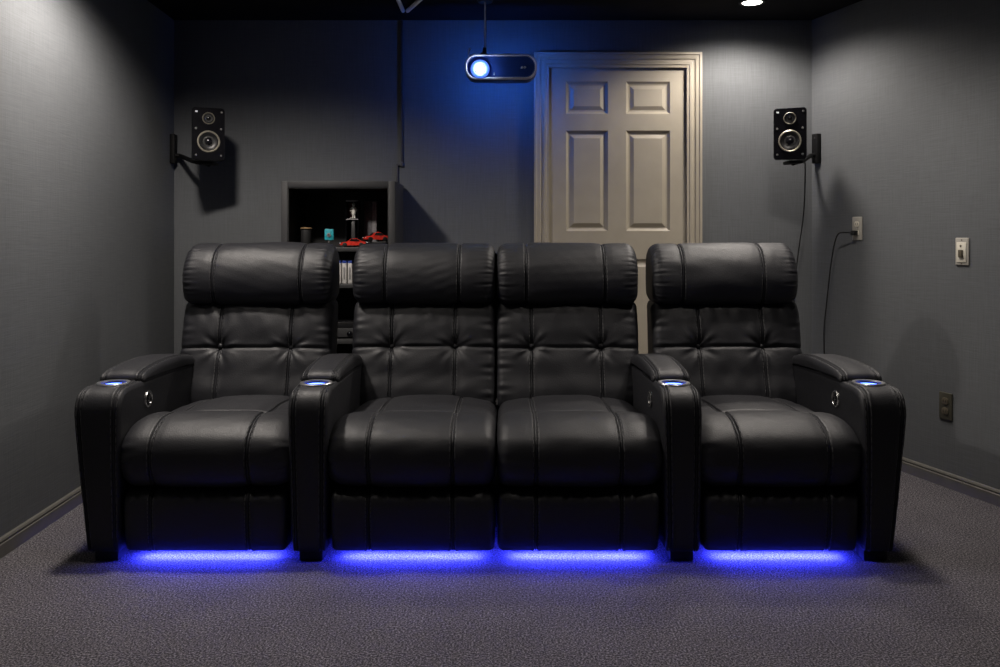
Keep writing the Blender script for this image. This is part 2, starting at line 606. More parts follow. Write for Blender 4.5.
mb.box(cx0 + fw, cx1 - fw, CYF + .006, CYB_ - .02, ctop - fw - .004, ctop - fw)
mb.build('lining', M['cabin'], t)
SH = [Z_at(247.2, CYF), Z_at(284, CYF), Z_at(340, CYF), 0.33]
for z in SH:
    MB(cb).box(cx0 + fw + .004, cx1 - fw - .004, CYF + .012, CYB_ - .02, z - .022, z, .002).build('shelf', M['shelf'], t)
z1 = SH[0]

# things on the top shelf
o_ = at(306.3, 243, 4.42)
t = thing('canister', 'small dark canister with a tan lid, at the left of the cabinet shelf', 'canister', (o_[0], 4.42, z1))
h = Z_at(227.5, 4.42) - z1
MB().lathe([(0.0005, 0), (0.025, 0), (0.0275, .004), (0.0275, h - .016), (0.026, h - .012)], 28, cap=False).build('body', M['frame'], t)
MB().lathe([(0.026, h - .008), (0.0295, h - .007), (0.0295, h - .002), (0.027, h), (0.0005, h)], 28, cap=False).build('lid', M['tan'], t)

o_ = at(329.3, 243, 4.36)
t = thing('teal_card_box', 'small teal card box on a little stand, beside the dark canister', 'box', (o_[0], 4.36, z1))
h0, h1 = Z_at(240, 4.36) - z1, Z_at(229, 4.36) - z1
MB().box(-.023, .023, -.008, .008, h0, h1, .002).build('card', M['teal'], t)
MB().lathe([(0.0005, 0), (0.009, 0), (0.0105, .002), (0.0105, .004), (0.004, .006)], 20, mx=T(0, -.0085, h0 + .026) @ Matrix.Rotation(PI / 2, 4, 'X'), cap=False).build('emblem', M['greybox'], t)
MB().box(-.016, .016, -.014, .014, 0, .004, .001).box(-.004, .004, -.004, .004, .003, h0 + .001, .001).build('stand', M['chrome'], t)


def car(loc, rotz, L_, W_, H_, lab):
    t = thing('model_car', lab, 'model car', loc, rotz, 'red model cars on the cabinet shelf')
    # side outline of a low sports car, in local x = length
    prof = [(-.50, .24), (-.49, .44), (-.42, .54), (-.25, .60), (-.10, .92), (.03, 1.0), (.16, .97), (.32, .70), (.46, .62), (.50, .48), (.49, .26), (.40, .20), (-.42, .20)]
    b = MB()
    nW = 8
    vs, fs = [], []
    for i in range(nW + 1):
        u = -1 + 2 * i / nW
        for (px_, pz_) in prof:
            k = max(0.0, (pz_ - .60) / .40)
            w = W_ / 2 * (1 - .26 * k) * (1 - .10 * abs(px_ * 2) ** 3)
            z = pz_ - .10 * (abs(u) ** 4) * (1 if pz_ > .4 else 0)
            vs.append((px_ * L_ * (1 - .05 * u * u), u * w, z * H_))
    n = len(prof)
    for i in range(nW):
        for j in range(n):
            k = (j + 1) % n
            fs.append((i * n + j, i * n + k, (i + 1) * n + k, (i + 1) * n + j))
    fs += [tuple(range(n)), tuple(nW * n + j for j in range(n))[::-1]]
    b.raw(vs, fs)
    b.build('body', M['red'], t, smooth=40)
    g = MB()
    for sgn in (-1, 1):
        y = sgn * W_ / 2 * .90
        g.raw([(-.14 * L_, y, .64 * H_), (.27 * L_, y, .66 * H_), (.15 * L_, y * .90, .90 * H_), (-.06 * L_, y * .90, .90 * H_)], [(0, 1, 2, 3)])
        g.raw([(-.14 * L_, y * .97, .64 * H_), (.27 * L_, y * .97, .66 * H_), (.15 * L_, y * .85, .90 * H_), (-.06 * L_, y * .85, .90 * H_)], [(3, 2, 1, 0)])
    g.raw([(-.245 * L_, -.30 * W_, .625 * H_), (-.245 * L_, .30 * W_, .625 * H_), (-.105 * L_, .27 * W_, .93 * H_), (-.105 * L_, -.27 * W_, .93 * H_)], [(0, 1, 2, 3)])
    g.build('windows', M['glass'], t, smooth=0)
    for sx in (-.30, .31):
        for sy in (-1, 1):
            MB().lathe([(0.0005, -.07 * W_), (.20 * H_, -.07 * W_), (.25 * H_, -.05 * W_), (.25 * H_, .05 * W_), (.20 * H_, .07 * W_), (0.0005, .07 * W_)], 18,
                       mx=T(sx * L_, sy * W_ * .44, .25 * H_) @ Matrix.Rotation(PI / 2, 4, 'X'), cap=False).build('wheel', M['slot'], t)
    for sy in (-1, 1):
        MB().box(-.496 * L_, -.47 * L_, sy * W_ * .33 - .10 * W_, sy * W_ * .33 + .10 * W_, .38 * H_, .47 * H_, .0015).build('headlight', M['mark'], t)
    return t


o_ = at(353, 245, 4.36)
car((o_[0], 4.365, z1), 0.12, 0.135, 0.058, 0.046, 'low red model sports car parked lower left of the other red model car')
o_ = at(375.5, 241, 4.42)
t = thing('display_riser', 'low black display block under the upper red model car', 'stand', (o_[0], 4.43, z1))
rh = Z_at(241.5, 4.43) - z1
rh = max(rh, 0.012)
MB().box(-.062, .062, -.04, .04, 0, rh * .8, .002).build('block', M['gloss'], t)
MB().box(-.058, .058, -.036, .036, rh * .8, rh, .001).build('top_plate', M['shelf'], t)
car((o_[0], 4.43, z1 + rh), 0.5, 0.130, 0.06, 0.05, 'red model sports car raised on a low black block, right end of the shelf')

# two little display cases, one on the other
def case(loc, w, h, lab, fig):
    t = thing('display_case', lab, 'display case', loc, 0)
    MB().box(-w / 2, w / 2, -.03, .03, 0, .004, .001).box(-w / 2, w / 2, -.03, .03, h - .004, h, .001).box(-w / 2, -w / 2 + .003, -.03, .03, 0, h).box(w / 2 - .003, w / 2, -.03, .03, 0, h).box(-w / 2, w / 2, .026, .03, 0, h).build('box', M['gloss'], t)
    MB().box(-w / 2, w / 2, -.031, -.029, h - .006, h, .0005).build('top_edge', M['greybox'], t)
    if fig == 'figure':
        b = MB()
        b.lathe([(0.0005, .066), (.006, .068), (.0085, .075), (.006, .082), (0.0005, .084)], 14, mx=T(.006, -.012, 0), cap=False)
        b.lathe([(0.0005, .020), (.009, .022), (.012, .034), (.011, .05), (.014, .058), (.004, .066)], 14, mx=T(.006, -.012, 0), cap=False)
        b.tube([(.016, -.012, .058), (.021, -.014, .048), (.018, -.018, .038)], .0032, 8)
        b.tube([(-.005, -.012, .058), (-.011, -.014, .05), (-.010, -.018, .04)], .0032, 8)
        b.tube([(.010, -.012, .026), (.011, -.012, .004)], .0038, 8)
        b.tube([(.002, -.012, .026), (.000, -.012, .004)], .0038, 8)
        b.build('figurine', M['bone'], t)
        MB().box(-w / 2 + .004, 0.0, .020, .025, .01, h - .012, .001).build('backing_card', M['crimson'], t)
    else:
        MB().box(-.004, .014, -.022, -.012, .012, h - .012, .0015).build('inner_card', M['shelf'], t)
        MB().box(-w / 2 + .005, .016, -.024, -.020, .004, .011, .001).build('name_strip', M['crimson'], t)
    return t


o_ = at(353, 230, 4.44)
hc = Z_at(219, 4.44) - z1
case((o_[0], 4.44, z1), .064, hc, 'lower black display case holding a small grey card', 'card')
case((o_[0], 4.44, z1 + hc), .064, Z_at(200.5, 4.44) - z1 - hc, 'upper black display case holding a pale figurine', 'figure')

o_ = at(371, 230, 4.53)
t = thing('storage_box', 'tall dark grey box standing upright behind the right model car', 'box', (o_[0], 4.53, z1))
h = Z_at(201.5, 4.53) - z1
MB().box(-.033, .033, -.03, .03, 0, h, .002).build('carton', M['charbox'], t)
MB().box(.012, .0335, -.0308, -.02, .012, h - .003, .0008).build('side_band', M['greybox'], t)

# three white disc cases on the second shelf
z2 = SH[1]
for i, (px, lab) in enumerate(((338.9, 'white disc case with blue top, leftmost of three upright in the cabinet'),
                               (344.3, 'white disc case with blue top, middle of three upright in the cabinet'),
                               (349.9, 'white disc case with blue top, rightmost of three upright in the cabinet'))):
    x = X_at(px, 4.34)
    t = thing('disc_case', lab, 'disc case', (x, 4.40, z2), 0, 'disc cases on the second cabinet shelf')
    h = Z_at(260.5, 4.34) - z2
    MB().box(-.0105, .0105, -.06, .06, 0, h - .014, .0015).build('sleeve', M['spine'], t)
    MB().box(-.0105, .0105, -.06, .06, h - .0138, h, .0015).build('top_band', M['bluecap'], t)
    MB().box(-.004, .004, -.0606, -.0598, .02, h - .035, .0002).build('spine_title', M['greybox'], t)

# receiver with a knob
z3 = SH[2]
xr = X_at(338, 4.33)
t = thing('stereo_receiver', 'black stereo receiver with grey lower panel and knob, low in the cabinet', 'receiver', (xr, 4.45, z3))
h = Z_at(322, 4.33) - z3
MB().box(-.14, .14, -.11, .12, .006, h, .003).build('body', M['plastic'], t)
MB().box(-.139, .139, -.114, -.109, .008, h * .62, .001).build('front_panel', M['shelf'], t)
kx = X_at(349.7, 4.33) - xr
kn = MB().lathe([(0.0005, .016), (.012, .016), (.0135, .013), (.0145, 0)], 24, mx=T(kx, -.114, h * .30) @ Matrix.Rotation(PI / 2, 4, 'X'), cap=False).build('knob', M['gloss'], t)
MB().box(kx - .0015, kx + .0015, -.1312, -.1295, h * .30 + .003, h * .30 + .009, .0003).build('knob_mark', M['mark'], kn)
for sx in (-1, 1):
    MB().lathe([(.012, 0), (.012, .007)], 14, mx=T(sx * .11, -.08, 0)).build('foot', M['slot'], t)

# --------------------------------------------------------------- loudspeakers and brackets
def speaker(cx, cy, z0, w, d, h, rotz, lab, badge):
    t = thing('speaker', lab, 'speaker', (cx, cy, z0), rotz, 'wall speakers')
    b = MB()
    # cabinet: rounded outline, front edge softened, tapering to the rear
    out = rrect(w, h, .016, 6)
    rings = [(-d / 2, .972), (-d / 2 + .004, .995), (-d / 2 + .012, 1.0), (d / 2 - .02, .93), (d / 2, .88)]
    vs, fs = [], []
    n = len(out)
    for y, k in rings:
        vs += [(x * k, y, z * k + h / 2) for x, z in out]
    for i in range(len(rings) - 1):
        for j in range(n):
            k = (j + 1) % n
            fs.append((i * n + j, i * n + k, (i + 1) * n + k, (i + 1) * n + j))
    fs += [tuple(range(n)), tuple((len(rings) - 1) * n + j for j in range(n))[::-1]]
    b.raw(vs, fs)
    b.build('cabinet', M['gloss'], t)
    yf = -d / 2
    RX = Matrix.Rotation(PI / 2, 4, 'X')      # local z -> -y (towards the front)

    def driver(zc, r, name):
        mx = T(0, yf, zc) @ RX
        c = MB().lathe([(r * .86, .0012), (r * .78, .006), (r * .70, .004), (r * .62, .001), (r * .30, .0005)], 40, mx=mx, cap=False).build(name, M['cone'], t)
        MB().lathe([(r * .85, .0005), (r * .86, .005), (r * .93, .0075), (r, .005), (r * 1.01, .0003)], 44, mx=mx, cap=False).build('rim', M['ring'], c)
        MB().lathe([(r * .34, .0008), (r * .31, .007), (r * .20, .011), (0.0005, .0125)], 28, mx=mx, cap=False).build('dust_cap', M['gloss'], c)
        # curved bright phase ring round the cap
        MB().lathe([(r * .36, .001), (r * .42, .004), (r * .50, .001)], 32, mx=mx, cap=False).build('inner_ring', M['screw'], c)

    driver(h * .36, w * .345, 'woofer')
    driver(h * .795, w * .19, 'tweeter')
    for sx, zz in ((-.38, .10), (.38, .10), (-.38, .60), (.38, .60), (.40, .92)):
        MB().lathe([(0.0005, .003), (.0045, .0028), (.006, .0005)], 14, mx=T(sx * w, yf, zz * h) @ RX, cap=False).build('screw', M['screw'], t)
    MB().box(-.40 * w, -.33 * w, yf - .002, yf, .90 * h, .93 * h, .0006).build('badge', M['mark'], t)
    return t


s1 = 196.0
y1 = F / s1
c1 = at(205.9, 161.5, y1)
speaker(c1[0], y1 + .02, c1[2], .158, .15, .268, math.radians(24), 'black two-way speaker on the wall bracket in the left corner', 1)
c2 = at(792.4, 160.5, y1)
speaker(c2[0], y1 + .02, c2[2], .160, .15, .262, math.radians(-23), 'black two-way speaker on the wall bracket left of the room corner by the door', 1)


def bracket(base, outv, target, zlow, zhigh, lab, zs):
    """wall plate at base (x, y) on the wall whose inward direction is outv; arm to target (x, y), top at zs"""
    u = Vector((outv[0], outv[1], 0)).normalized()
    a = math.atan2(u.y, u.x)
    t = thing('speaker_bracket', lab, 'bracket', (base[0], base[1], zlow), 0, 'speaker wall brackets')
    R = Matrix.Rotation(a, 4, 'Z')
    H = zhigh - zlow
    pb = MB().box(0, .026, -.024, .024, 0, H, .003, mx=R).build('wall_plate', M['jet'], t)
    for q in (.15, .85):
        MB().lathe([(0.0005, .003), (.005, .0025), (.0065, 0)], 14, mx=R @ T(.026, 0, H * q) @ rot_to((1, 0, 0)), cap=False).build('screw', M['frame'], pb)
    tx, ty = target[0] - base[0], target[1] - base[1]
    zt = zs - zlow
    p0 = Vector((u.x * .02, u.y * .02, .045))
    p3 = Vector((tx, ty, zt - .012))
    pts = [p0, p0 + u * .03 + Vector((0, 0, -.004)), p0.lerp(p3, .55) + Vector((0, 0, -.006)), p3]
    MB().tube(pts, .012, 12).build('arm', M['jet'], t)
    MB().box(tx - .035, tx + .035, ty - .05, ty + .05, zt - .016, zt, .004).build('shelf', M['jet'], t)
    return t


yl = 4.612
xl = -1.803 + .042 * (YB - yl)
bracket((xl, yl), (1, .042), (c1[0] + .005, y1 + .03), Z_at(163.5, yl), Z_at(134.5, yl), 'black wall bracket on the left wall holding the left speaker', c1[2])


def on_right(px, py=None):
    Y = (RW0[0] + RSL * YB) / ((px - CX) / F + RSL)
    X = (px - CX) / F * Y
    return (X, Y, None if py is None else EYE - (py - CY) / F * Y)


pr = on_right(818.5)
bracket((pr[0], pr[1]), RN, (c2[0] + .012, y1 + .03), Z_at(163.5, pr[1]), Z_at(134, pr[1]), 'black wall bracket on the right wall holding the right speaker', c2[2])


def smooth_path(pts, k=8):
    P = [Vector(p) for p in pts]
    out = []
    for i in range(len(P) - 1):
        a, b, c, d = P[max(i - 1, 0)], P[i], P[i + 1], P[min(i + 2, len(P) - 1)]
        for j in range(k):
            s = j / k
            out.append(0.5 * ((2 * b) + (c - a) * s + (2 * a - 5 * b + 4 * c - d) * s * s + (3 * b - a - 3 * c + d) * s ** 3))
    out.append(P[-1])
    return out


pts = [at(804.5, 154, 4.47), at(805.2, 175, 4.50), at(803.5, 215, 4.53), at(798, 255, 4.54), at(795, 285, 4.55), at(792, 340, 4.57), at(790, 400, 4.58)]
pts = pts + [(pts[-1][0], 4.58, 0.02), (pts[-1][0] - .08, 4.50, 0.004)]
o = MB().tube(smooth_path(pts), .0035, 8).build('speaker_cable', M['cable'])
tag(o, 'thin black cable hanging from the right speaker down behind the sofa', 'cable')

# --------------------------------------------------------------- outlets on the right wall
WR = math.atan2(RU[1], RU[0])             # local +x runs along the wall towards the viewer
#   local -y must face into the room: rotate so that -y = RN
WA = math.atan2(RN[1], RN[0]) + PI / 2


def plate_base(t, w, h, m):
    return MB().box(-w / 2, w / 2, -.007, 0, -h / 2, h / 2, .0035, 3).build('cover_plate', m, t)


p = on_right(858, 228.5)
t = thing('wall_outlet', 'pale grey outlet with a black plug in it, high on the right wall', 'outlet', p, WA, 'outlets and switches on the right wall')
plate_base(t, .072, .118, M['plate'])
for dz in (-.022, .022):
    s = MB().prism(rrect(.034, .029, .012, 6), -.0095, -.005, .001, mx=T(0, 0, dz)).build('socket', M['ivory'], t)
    MB().box(-.0085, -.006, -.0100, -.0090, dz - .004, dz + .006).box(.006, .0085, -.0100, -.0090, dz - .004, dz + .006).build('slots', M['slot'], s)
MB().lathe([(0.0005, .0022), (.003, .002), (.004, 0)], 12, mx=T(0, -.007, 0) @ Matrix.Rotation(PI / 2, 4, 'X'), cap=False).build('screw', M['silver'], t)

# plug and its cord: one thing
R3 = Matrix.Rotation(WA, 4, 'Z')


def rw(px, py, out):
    q = on_right(px, py)
    return Vector((q[0] + RN[0] * out, q[1] + RN[1] * out, q[2]))


pc = Vector((p[0], p[1], p[2] - .022))
t = thing('plug_cord', 'black plug and thin power cord hanging down the right wall', 'power cord', pc, WA)
MB().box(-.014, .014, -.036, -.0102, -.012, .012, .004, 3).build('plug', M['cable'], t)
inv = (T(*pc) @ R3).inverted()
wp = [pc + Vector((RN[0] * .033, RN[1] * .033, 0)), rw(851, 232.5, .05), rw(846, 234.5, .05), rw(841.5, 245, .045), rw(837, 268, .04), rw(831.5, 303, .03), rw(828, 330, .025), rw(827.5, 362, .02), rw(827, 400, .02)]
e = wp[-1]
wp += [Vector((e.x, e.y, .03)), Vector((e.x - .05, e.y - .04, .006))]
MB().tube([inv @ q for q in smooth_path(wp)], .0034, 8).build('cord', M['cable'], t)

p = on_right(963, 251.5)
t = thing('light_switch', 'ivory light switch with a brown toggle on a pale plate, right wall', 'switch', p, WA, 'outlets and switches on the right wall')
plate_base(t, .072, .118, M['plate'])
ins = MB().box(-.026, .026, -.0105, -.006, -.047, .040, .002).build('insert', M['ivory'], t)
MB().box(-.010, .013, -.020, -.010, -.026, .008, .004, 3).build('toggle', M['toggle'], ins)
MB().lathe([(0.0005, .003), (.004, .0025), (.005, 0)], 14, mx=T(-.002, -.0105, .024) @ Matrix.Rotation(PI / 2, 4, 'X'), cap=False).build('dial', M['toggle'], ins)
for dz in (-.051, .050):
    MB().lathe([(0.0005, .0022), (.0025, .002), (.0035, 0)], 12, mx=T(0, -.007, dz) @ Matrix.Rotation(PI / 2, 4, 'X'), cap=False).build('screw', M['toggle'], t)

p = on_right(946.5, 406)
t = thing('wall_outlet', 'dark brown outlet low on the right wall beside the sofa', 'outlet', p, WA, 'outlets and switches on the right wall')
plate_base(t, .074, .120, M['brown'])
for dz in (-.022, .022):
    s = MB().prism(rrect(.036, .030, .012, 6), -.0105, -.005, .001, mx=T(0, 0, dz)).build('socket', M['toggle'], t)
    MB().box(-.0085, -.006, -.0112, -.0100, dz - .004, dz + .006).box(.006, .0085, -.0112, -.0100, dz - .004, dz + .006).build('slots', M['slot'], s)

# --------------------------------------------------------------- projector on its ceiling rod
YP = 4.20
sp = F / YP
pc = at(501, 66.6, YP)
t = thing('projector', 'small white-rimmed projector with lit lens, hanging from a ceiling rod', 'projector', (pc[0], YP, pc[2]))
W_, H_, D_ = 72 / sp, 25.2 / sp, .13


def pill_loft(rings, n=10):
    vs, fs = [], []
    m = None
    for (y, w, h, r) in rings:
        o2 = rrect(w, h, r, n)
        m = len(o2)
        vs += [(x, y, z) for x, z in o2]
    for i in range(len(rings) - 1):
        for j in range(m):
            k = (j + 1) % m
            fs.append((i * m + j, i * m + k, (i + 1) * m + k, (i + 1) * m + j))
    return vs, fs, m


rr = H_ * .46
b = MB()
g = .0115
vs, fs, m = pill_loft([(.004, W_ - 2 * g, H_ - 2 * g, rr - g), (0.0, W_ - 2 * g + .001, H_ - 2 * g + .001, rr - g), (-.001, W_ - g, H_ - g, rr - g / 2), (.003, W_ - .002, H_ - .002, rr - .001), (.010, W_, H_, rr),
                       (D_ - .02, W_, H_, rr), (D_ - .004, W_ - .012, H_ - .012, rr - .006), (D_, W_ - .03, H_ - .03, rr - .015)])
fs.append(tuple((7 * m) + j for j in range(m))[::-1])
b.raw(vs, fs)
b.build('housing', M['navy'], t)
vs, fs, m = pill_loft([(.012, W_ + .001, H_ + .001, rr), (.003, W_ + .001, H_ + .001, rr), (-.001, W_ - .003, H_ - .003, rr - .0015), (-.002, W_ - g, H_ - g, rr - g / 2), (.001, W_ - 2 * g, H_ - 2 * g, rr - g), (.008, W_ - 2 * g, H_ - 2 * g, rr - g)])
MB().raw(vs, fs).build('front_rim', M['rim'], t)
MB().prism(rrect(W_ - 2 * g + .002, H_ - 2 * g + .002, rr - g, 10), .003, .012).build('front_glass', M['face'], t)
lx, lz = (480 - 501) / sp, (66.6 - 69) / sp
RX = Matrix.Rotation(PI / 2, 4, 'X')
ring = MB().lathe([(.027, .002), (.030, .008), (.036, .010), (.045, .008), (.047, 0)], 40, mx=T(lx, .003, lz) @ RX, cap=False).build('lens_housing', M['halo'], t)
MB().lathe([(.0195, .002), (.0190, .020), (.0155, .029), (.009, .033), (.0005, .034)], 36, mx=T(lx, .003, lz) @ RX, cap=False).build('lens', M['lens'], ring)
# the small marks on the right of the glass: two little rings with bars
mk_ = MB()
for dx in (-.0065, .0065):
    cxm = (523.4 - 501) / sp + dx
    mk_.tube([(cxm + .0032 * math.cos(2 * PI * q / 14), .0012, (66.6 - 67.3) / sp + .0048 * math.sin(2 * PI * q / 14)) for q in range(14)], .0013, 6, closed=True)
cxm = (523.4 - 501) / sp
mk_.box(cxm - .012, cxm - .009, .0014, .003, -.005, .000).box(cxm + .0105, cxm + .0135, .0014, .003, -.005, .000)
mk_.build('front_marking', M['mark'], t)
MB().prism([((494.1 - 501) / sp - .003, (66.6 - 75) / sp), ((494.1 - 501) / sp + .003, (66.6 - 75) / sp), ((494.1 - 501) / sp, (66.6 - 72) / sp)], .0012, .003).build('status_marking', M['mark'], t)
kx = (499.5 - 501) / sp
MB().lathe([(.026, 0), (.0265, .004), (.022, .006), (.0005, .007)], 28, mx=T(kx, .045, H_ / 2 - .001), cap=False).build('focus_knob', M['rim'], t)
hx = (468.4 - 501) / sp
MB().tube([(hx, .03, H_ / 2 - .012), (hx, .03, H_ / 2 + .030), (hx + .001, .03, H_ / 2 + .0325), (hx + .010, .03, H_ / 2 + .034)], .0028, 8).build('hook', M['white'], t)
rx = (484.8 - 501) / sp
MB().box(rx - .022, rx + .010, .03, .10, H_ / 2 - .002, H_ / 2 + .014, .003).box(rx - .012, rx + .008, .05, .08, H_ / 2 + .010, H_ / 2 + .045, .003).build('mount', M['plastic'], t)
MB().lathe([(.0034, H_ / 2 + .03), (.0034, ZC - pc[2] - .01)], 12, mx=T(rx, .065, 0)).build('ceiling_rod', M['rod'], t)
MB().lathe([(.035, ZC - pc[2] - .012), (.04, ZC - pc[2])], 24, mx=T(rx, .065, 0)).build('ceiling_flange', M['plastic'], t)
# glowing bars added behind the projector to throw blue on the wall
vb = MB()
for q in range(7):
    x = -.075 + .018 * q
    vb.box(x, x + .008, D_ - .001, D_ + .002, -.026, .026)
vb.build('added_glow_bars', M['backglow'], t, smooth=0)

# --------------------------------------------------------------- the sofa
ARMS = [(-1.446, -1.285), (-.725, -.587), (.534, .671), (1.205, 1.360)]
SEATS = [(-1.285, -.725), (-.587, -.0255), (-.0205, .534), (.671, 1.205)]
BACKS = [(-1.352, -.722), (-.634, -.034), (-.026, .570), (.630, 1.243)]
LOWS = [(-1.360, -.724), (-.637, -.033), (-.027, .574), (.632, 1.262)]
SB = (-.042, 3.3, 0)
sofa = thing('reclining_sofa', 'long four-seat black leather reclining sofa lit blue underneath', 'sofa', SB)


def catmull_closed(P, n):
    P = np.array(P, float)
    m = len(P)
    out = []
    for i in range(m):
        a, b, c, d = P[(i - 1) % m], P[i], P[(i + 1) % m], P[(i + 2) % m]
        for j in range(24):
            s = j / 24
            out.append(.5 * (2 * b + (c - a) * s + (2 * a - 5 * b + 4 * c - d) * s * s + (3 * b - a - 3 * c + d) * s ** 3))
    Q = np.array(out + [out[0]])
    L = np.concatenate([[0], np.cumsum(np.linalg.norm(np.diff(Q, axis=0), axis=1))])
    t = np.linspace(0, L[-1], n, endpoint=False)
    return np.stack([np.interp(t, L, Q[:, 0]), np.interp(t, L, Q[:, 1])], 1)


class Loft:
    """A cushion: closed side profile (y, z) swept along x with rounded ends; disp(x, y, z, ny, nz) pushes it along its normal."""

    def __init__(self, prof, x0, x1, n, r0, r1, seams=(), disp=None, deform=None, step=.012):
        self.P = catmull_closed(prof, n)
        d = np.roll(self.P, -1, 0) - np.roll(self.P, 1, 0)
        d /= np.linalg.norm(d, axis=1)[:, None] + 1e-9
        N = np.stack([d[:, 1], -d[:, 0]], 1)
        area = np.sum(self.P[:, 0] * np.roll(self.P[:, 1], -1) - np.roll(self.P[:, 0], -1) * self.P[:, 1])
        if area < 0:
            N = -N
        self.N = N
        self.n, self.x0, self.x1, self.r0, self.r1 = n, x0, x1, r0, r1
        self.seams, self.disp, self.deform = seams, disp, deform
        xs = set()
        for k in range(9):
            a = PI / 2 * k / 8
            xs.add(round(x0 + r0 * (1 - math.cos(a)), 5))
            xs.add(round(x1 - r1 * (1 - math.cos(a)), 5))
        for x in np.arange(x0 + r0, x1 - r1, step):
            xs.add(round(float(x), 5))
        for s in seams:
            for q in np.arange(-.016, .0161, .002):
                xs.add(round(s + float(q), 5))
        xs = sorted(x for x in xs if x0 - 1e-6 <= x <= x1 + 1e-6)
        self.xs = [xs[0]]
        for x in xs[1:]:
            if x - self.xs[-1] > .0006:
                self.xs.append(x)

    def col(self, x, lift=0.0):
        off = 0.0
        if x < self.x0 + self.r0:
            q = (self.x0 + self.r0 - x) / self.r0
            off = self.r0 * (1 - math.sqrt(max(0, 1 - q * q)))
        elif x > self.x1 - self.r1:
            q = (x - self.x1 + self.r1) / self.r1
            off = self.r1 * (1 - math.sqrt(max(0, 1 - q * q)))
        Y, Z = self.P[:, 0], self.P[:, 1]
        h = np.full(self.n, lift - off)
        for s in self.seams:
            g = (x - s)
            h = h - .0045 * np.exp(-((abs(g) - .0045) / .0022) ** 2) + .0015 * np.exp(-((abs(g) - .012) / .005) ** 2)
        if self.disp is not None:
            h = h + self.disp(x, Y, Z, self.N[:, 0], self.N[:, 1])
        V = np.empty((self.n, 3))
        V[:, 0] = x
        V[:, 1] = Y + self.N[:, 0] * h
        V[:, 2] = Z + self.N[:, 1] * h
        if self.deform is not None:
            V = self.deform(V)
        return V

    def mesh(self, mb, hole=None):
        n = self.n
        cols = [self.col(x) for x in self.xs]
        V = np.concatenate(cols)
        m = len(cols)
        bm = mb.bm
        vs = [bm.verts.new(v) for v in V.tolist()]
        for i in range(m - 1):
            for j in range(n):
                k = (j + 1) % n
                q = (i * n + j, i * n + k, (i + 1) * n + k, (i + 1) * n + j)
                if hole is not None and hole(sum(V[list(q)]) / 4):
                    continue
                bm.faces.new([vs[a] for a in q])
        for base in (0, (m - 1) * n):
            c = V[base:base + n].mean(0)
            inner = [bm.verts.new(tuple(c + (V[base + j] - c) * .45)) for j in range(n)]
            for j in range(n):
                k = (j + 1) % n
                bm.faces.new((vs[base + j], vs[base + k], inner[k], inner[j]))
            bm.faces.new(inner)
        return mb

    def stitches(self, mb, x, sel, dash=3, gap=1, r=.0011):
        """short thread dashes along the column at x, over the profile indices where sel is true"""
        V = self.col(x, .0006)
        j = 0
        idx = list(range(self.n))
        while j + dash < self.n:
            seg = idx[j:j + dash]
            if all(sel[s] for s in seg):
                mb.tube([V[s] for s in seg], r, 5)
            j += dash - 1 + gap
        return mb


def fnoise(seed, k):
    """smooth 2-D pseudo-noise made of a few sines"""
    g = np.random.default_rng(seed)
    w = g.normal(size=(6, 2)) * k
    ph = g.uniform(0, 2 * PI, 6)

    def f(a, b):
        s = 0
        for i in range(6):
            s = s + np.sin(w[i, 0] * a + w[i, 1] * b + ph[i])
        return s / 6
    return f


def side_pucker(x, x0, x1, t, amp, seed, reach=.035):
    """gathers next to a sewn side"""
    d0, d1 = x - x0, x1 - x
    g = np.random.default_rng(seed)
    a = g.uniform(0, 6, 4)
    p = (np.sin(t * 150 + a[0]) + .7 * np.sin(t * 215 + a[1]) + .6 * np.sin(t * 93 + a[2])) / 2
    w = math.exp(-((d0 - .02) / reach) ** 2) + math.exp(-((d1 - .02) / reach) ** 2)
    return amp * w * p


HEAD = [(3.63, .812), (3.578, .822), (3.552, .862), (3.545, .925), (3.560, .99), (3.602, 1.045), (3.665, 1.073), (3.73, 1.070), (3.785, 1.03), (3.80, .95), (3.79, .85), (3.74, .812)]
LOW = [(3.56, .36), (3.505, .40), (3.505, .46), (3.528, .53), (3.542, .60), (3.560, .66), (3.580, .73), (3.603, .79), (3.635, .828), (3.70, .835), (3.765, .82), (3.76, .70), (3.72, .50), (3.68, .37)]
SEAT = [(2.945, .246), (2.882, .252), (2.846, .298), (2.835, .362), (2.855, .422), (2.915, .460), (2.985, .476), (3.060, .474), (3.105, .463), (3.16, .466),
        (3.26, .468), (3.38, .462), (3.50, .452), (3.60, .43), (3.62, .36), (3.58, .28), (3.3, .252), (3.1, .25)]
FOOT = [(2.92, .246), (2.882, .243), (2.851, .215), (2.850, .15), (2.858, .080), (2.871, .045), (2.887, .0355), (2.95, .0355), (2.985, .055), (2.99, .15), (2.98, .235), (2.955, .246)]
ARM = [(2.905, .036), (2.872, .038), (2.862, .06), (2.856, .20), (2.851, .36), (2.850, .48), (2.857, .535), (2.879, .568), (2.92, .581), (2.99, .5835), (3.10, .584), (3.30, .584), (3.52, .58),
       (3.60, .565), (3.615, .50), (3.615, .3), (3.615, .08), (3.59, .037), (3.3, .036), (3.05, .036)]
PAD = [(3.046, .578), (3.041, .590), (3.050, .604), (3.085, .615), (3.16, .623), (3.27, .6275), (3.38, .626), (3.48, .616), (3.57, .598), (3.625, .575), (3.62, .552), (3.5, .556), (3.3, .566), (3.1, .572)]

HSEAM = [(212.5, 300.2), (384.5, 458.5), (526.3, 605), (683.5, 764)]
LSEAM = [(220, 290.5), (391.5, 455), (531.5, 601), (699, 762.5)]
SSEAM = [(158, 253), (371, 453.5), (535.5, 619), (735, 822)]

